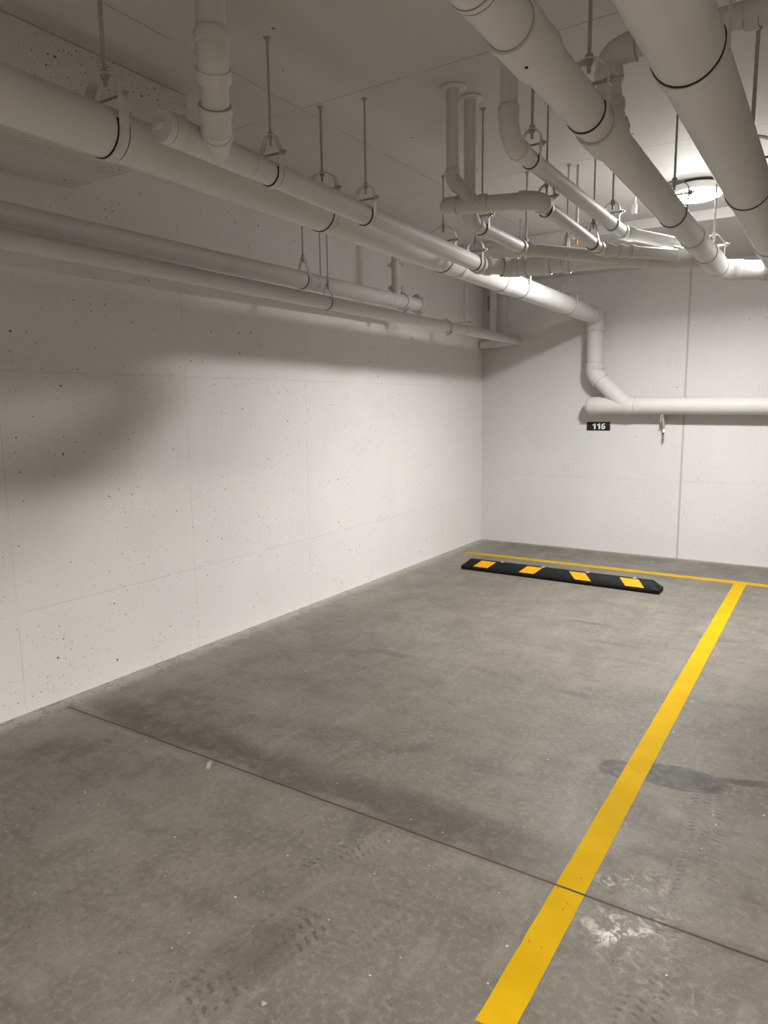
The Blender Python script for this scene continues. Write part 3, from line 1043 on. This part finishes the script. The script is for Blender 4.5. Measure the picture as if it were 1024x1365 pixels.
RW1 = .0575
X1 = .361
zW1 = lambda y: 2.475 + (2.459 - 2.475) * (-1 - y) / 5
t = thing('sprinkler_main', 'upper of the two white pipes along the left wall, with a short riser', 'pipe', (X1, -4, 2.46))
straight(t, (X1, YF + .01, zW1(YF)), (X1, -2.13, zW1(-2.13)), RW1)
grooved(t, (X1, -2.37, zW1(-2.37)), (0, 1, 0), RW1, .046, 1.1)
grooved(t, (X1, -2.125, zW1(-2.1)), (0, 1, 0), RW1, .046, 1.3)
bm = bmesh.new()
sweep(bm, [(X1, -2.13, zW1(-2.1)), (X1, -2.092, zW1(-2.1)), (X1, -2.086, zW1(-2.1))], [RW1, RW1, RW1 * .8], 30)
obj('end_cap', bm, M['fit'], t)
RRI = .036
bm = bmesh.new()
sweep(bm, [(X1, -2.49, 2.47), (X1, -2.49, 2.560)], RRI * 1.12, 26)
sweep(bm, [(X1, -2.60, zW1(-2.6)), (X1, -2.38, zW1(-2.4))], RW1 * 1.03, 30)
obj('tee', bm, M['fit'], t)
straight(t, (X1, -2.49, 2.54), (X1, -2.49, ZC), RRI, 'riser')
grooved(t, (X1, -2.49, 2.570), (0, 0, 1), RRI, .044, .6)
grooved(t, (X1, -2.49, 2.752), (0, 0, 1), RRI, .044, .6)
hanger('pear shaped hanger on the upper left wall pipe', (X1, -3.702, zW1(-3.7)), RW1, 'drop', .0050, .024, yh=.095, shade_black=True)

RW2 = .0463
X2 = .466
zW2 = lambda y: 2.300 + (2.333 - 2.300) * (-.1 - y) / 5.9
t = thing('sprinkler_main', 'lower of the two white pipes along the left wall, reaching the corner', 'pipe', (X2, -4, 2.32))
straight(t, (X2, YF + .01, zW2(YF)), (X2, -.15, zW2(-.15)), RW2)
grooved(t, (X2, -1.765, zW2(-1.76)), (0, 1, 0), RW2, .044, 1.2)
j1 = Vector((X2, -.105, zW2(-.1)))
_a, _b = elbow(t, (X2, -.4, zW2(-.4)), j1, (.17, -.105, 2.285), RW2, 1.05, 1.06, .02)
grooved(t, (X2, -.185, zW2(-.18)), (0, 1, 0), RW2, .038, 1.9)
straight(t, _b, (.03, -.105, 2.275), RW2, 'branch_pipe')
straight(t, (.171, -.105, 2.29), (.171, -.105, 2.949), .043, 'riser')
bm = bmesh.new()
for i in range(7):
    z = 2.66 + i * .022
    bmesh.ops.create_icosphere(bm, subdivisions=2, radius=.017 + .004 * math.sin(i * 2.1), matrix=Matrix.Translation((.126 + .004 * math.sin(i * 1.3), -.118, z)))
o = obj('foam_sealant', bm, M['foam'], t)
o['label'] = 'yellow brown foam'
hanger('pear shaped hanger on the lower left wall pipe, nearest the camera', (X2, -3.565, zW2(-3.565)), RW2, 'drop', .0048, .022, yh=.085)
hanger('hanger on the lower left wall pipe just past its coupling', (X2, -1.427, zW2(-1.43)), RW2, 'round', .0042, .018, yh=.055, top=2.949, shade_black=False)
hanger('hanger on the lower left wall pipe at the room corner', (X2, -.390, zW2(-.39)), RW2, 'drop', .0042, .018, yh=.085, top=2.949, shade_black=False)

# bare rod that drops behind the upper wall pipe
t = thing('threaded_rod', 'bare thin rod dropping behind the upper left wall pipe', 'rod', (.20, -3.30, 2.5))
cyl(bm := bmesh.new(), (.20, -3.30, 2.50), (.20, -3.30, ZC), .0045, 10)
obj('rod', bm, M['rodm'], t)
hexnut(bm := bmesh.new(), (.20, -3.30, 2.515), (0, 0, 1), .010, .010)
obj('nut', bm, M['rodm'], t)

# small brass ended fitting on the header hanger, and a clip by the lamp
t = thing('fire_sprinkler', 'small white sprinkler with a brass tip above the header', 'sprinkler', (2.105, -3.20, 2.66))
cyl(bm := bmesh.new(), (2.105, -3.20, 2.61), (2.105, -3.20, ZC), .009, 12)
obj('drop_nipple', bm, M['pipe'], t)
sweep(bm := bmesh.new(), [(2.105, -3.20, 2.665), (2.105, -3.20, 2.655), (2.105, -3.20, 2.605), (2.105, -3.20, 2.598)], [.010, .021, .021, .016], 16)
obj('cup', bm, M['lampw'], t)
sweep(bm := bmesh.new(), [(2.105, -3.20, 2.60), (2.105, -3.20, 2.585), (2.105, -3.20, 2.570), (2.105, -3.20, 2.566), (2.105, -3.20, 2.563)], [.011, .010, .005, .016, .015], 14)
o = obj('spray_tip', bm, M['brass'], t)
o['label'] = 'brass spray tip'

t = thing('pipe_clip', 'little white clip on a short rod left of the lamp', 'clip', (2.36, -2.6, 2.9))
cx, cy = 2.300, -2.60
cyl(bm := bmesh.new(), (cx, cy, 2.90), (cx, cy, ZC), .0055, 10)
obj('rod', bm, M['lampw'], t)
box(bm := bmesh.new(), (cx - .022, cy - .012, 2.845), (cx + .012, cy + .012, 2.905), .004)
obj('clamp', bm, M['lampw'], t)

# crumb of dirt on the near floor
bm = bmesh.new()
bmesh.ops.create_icosphere(bm, subdivisions=2, radius=.008)
for v in bm.verts:
    v.co = Vector((2.345 + v.co.x * 1.3 + random.uniform(-.002, .002), -6.417 + v.co.y + random.uniform(-.002, .002), max(0, .004 + v.co.z * .6)))
tag(obj('dirt_crumb', bm, M['crumb']), 'tiny pale crumb on the near floor beside a tyre print', 'crumb')

# ------------------------------------------------------------------ camera
f_px, yaw, pitch, roll = 938.65, -.5735, -.1494, -.0126
cyw, syw = math.cos(yaw), math.sin(yaw)
fwd = Vector((syw * math.cos(pitch), cyw * math.cos(pitch), math.sin(pitch)))
right = Vector((cyw, -syw, 0))
up = right.cross(fwd)
r2 = right * math.cos(roll) + up * math.sin(roll)
u2 = up * math.cos(roll) - right * math.sin(roll)
cam = bpy.data.cameras.new('camera')
cam.sensor_fit = 'HORIZONTAL'
cam.sensor_width = 36
cam.lens = f_px / 1024 * 36
cam.clip_start = .02
co = bpy.data.objects.new('camera', cam)
C.objects.link(co)
co.matrix_world = Matrix(((r2.x, u2.x, -fwd.x, 3.5488), (r2.y, u2.y, -fwd.y, -7.6507), (r2.z, u2.z, -fwd.z, 1.6), (0, 0, 0, 1)))
sc.camera = co

# ------------------------------------------------------------------ world and colour
w = bpy.data.worlds.new('world')
sc.world = w
w.use_nodes = True
w.node_tree.nodes['Background'].inputs[0].default_value = (0, 0, 0, 1)
sc.view_settings.view_transform = 'Standard'
sc.view_settings.look = 'None'
sc.view_settings.gamma = 1
sc.view_settings.use_curve_mapping = False
sc.view_settings.exposure = 0.08
sc.cycles.max_bounces = 5
sc.cycles.diffuse_bounces = 4
sc.cycles.use_denoising = True
sc.cycles.sample_clamp_indirect = 6
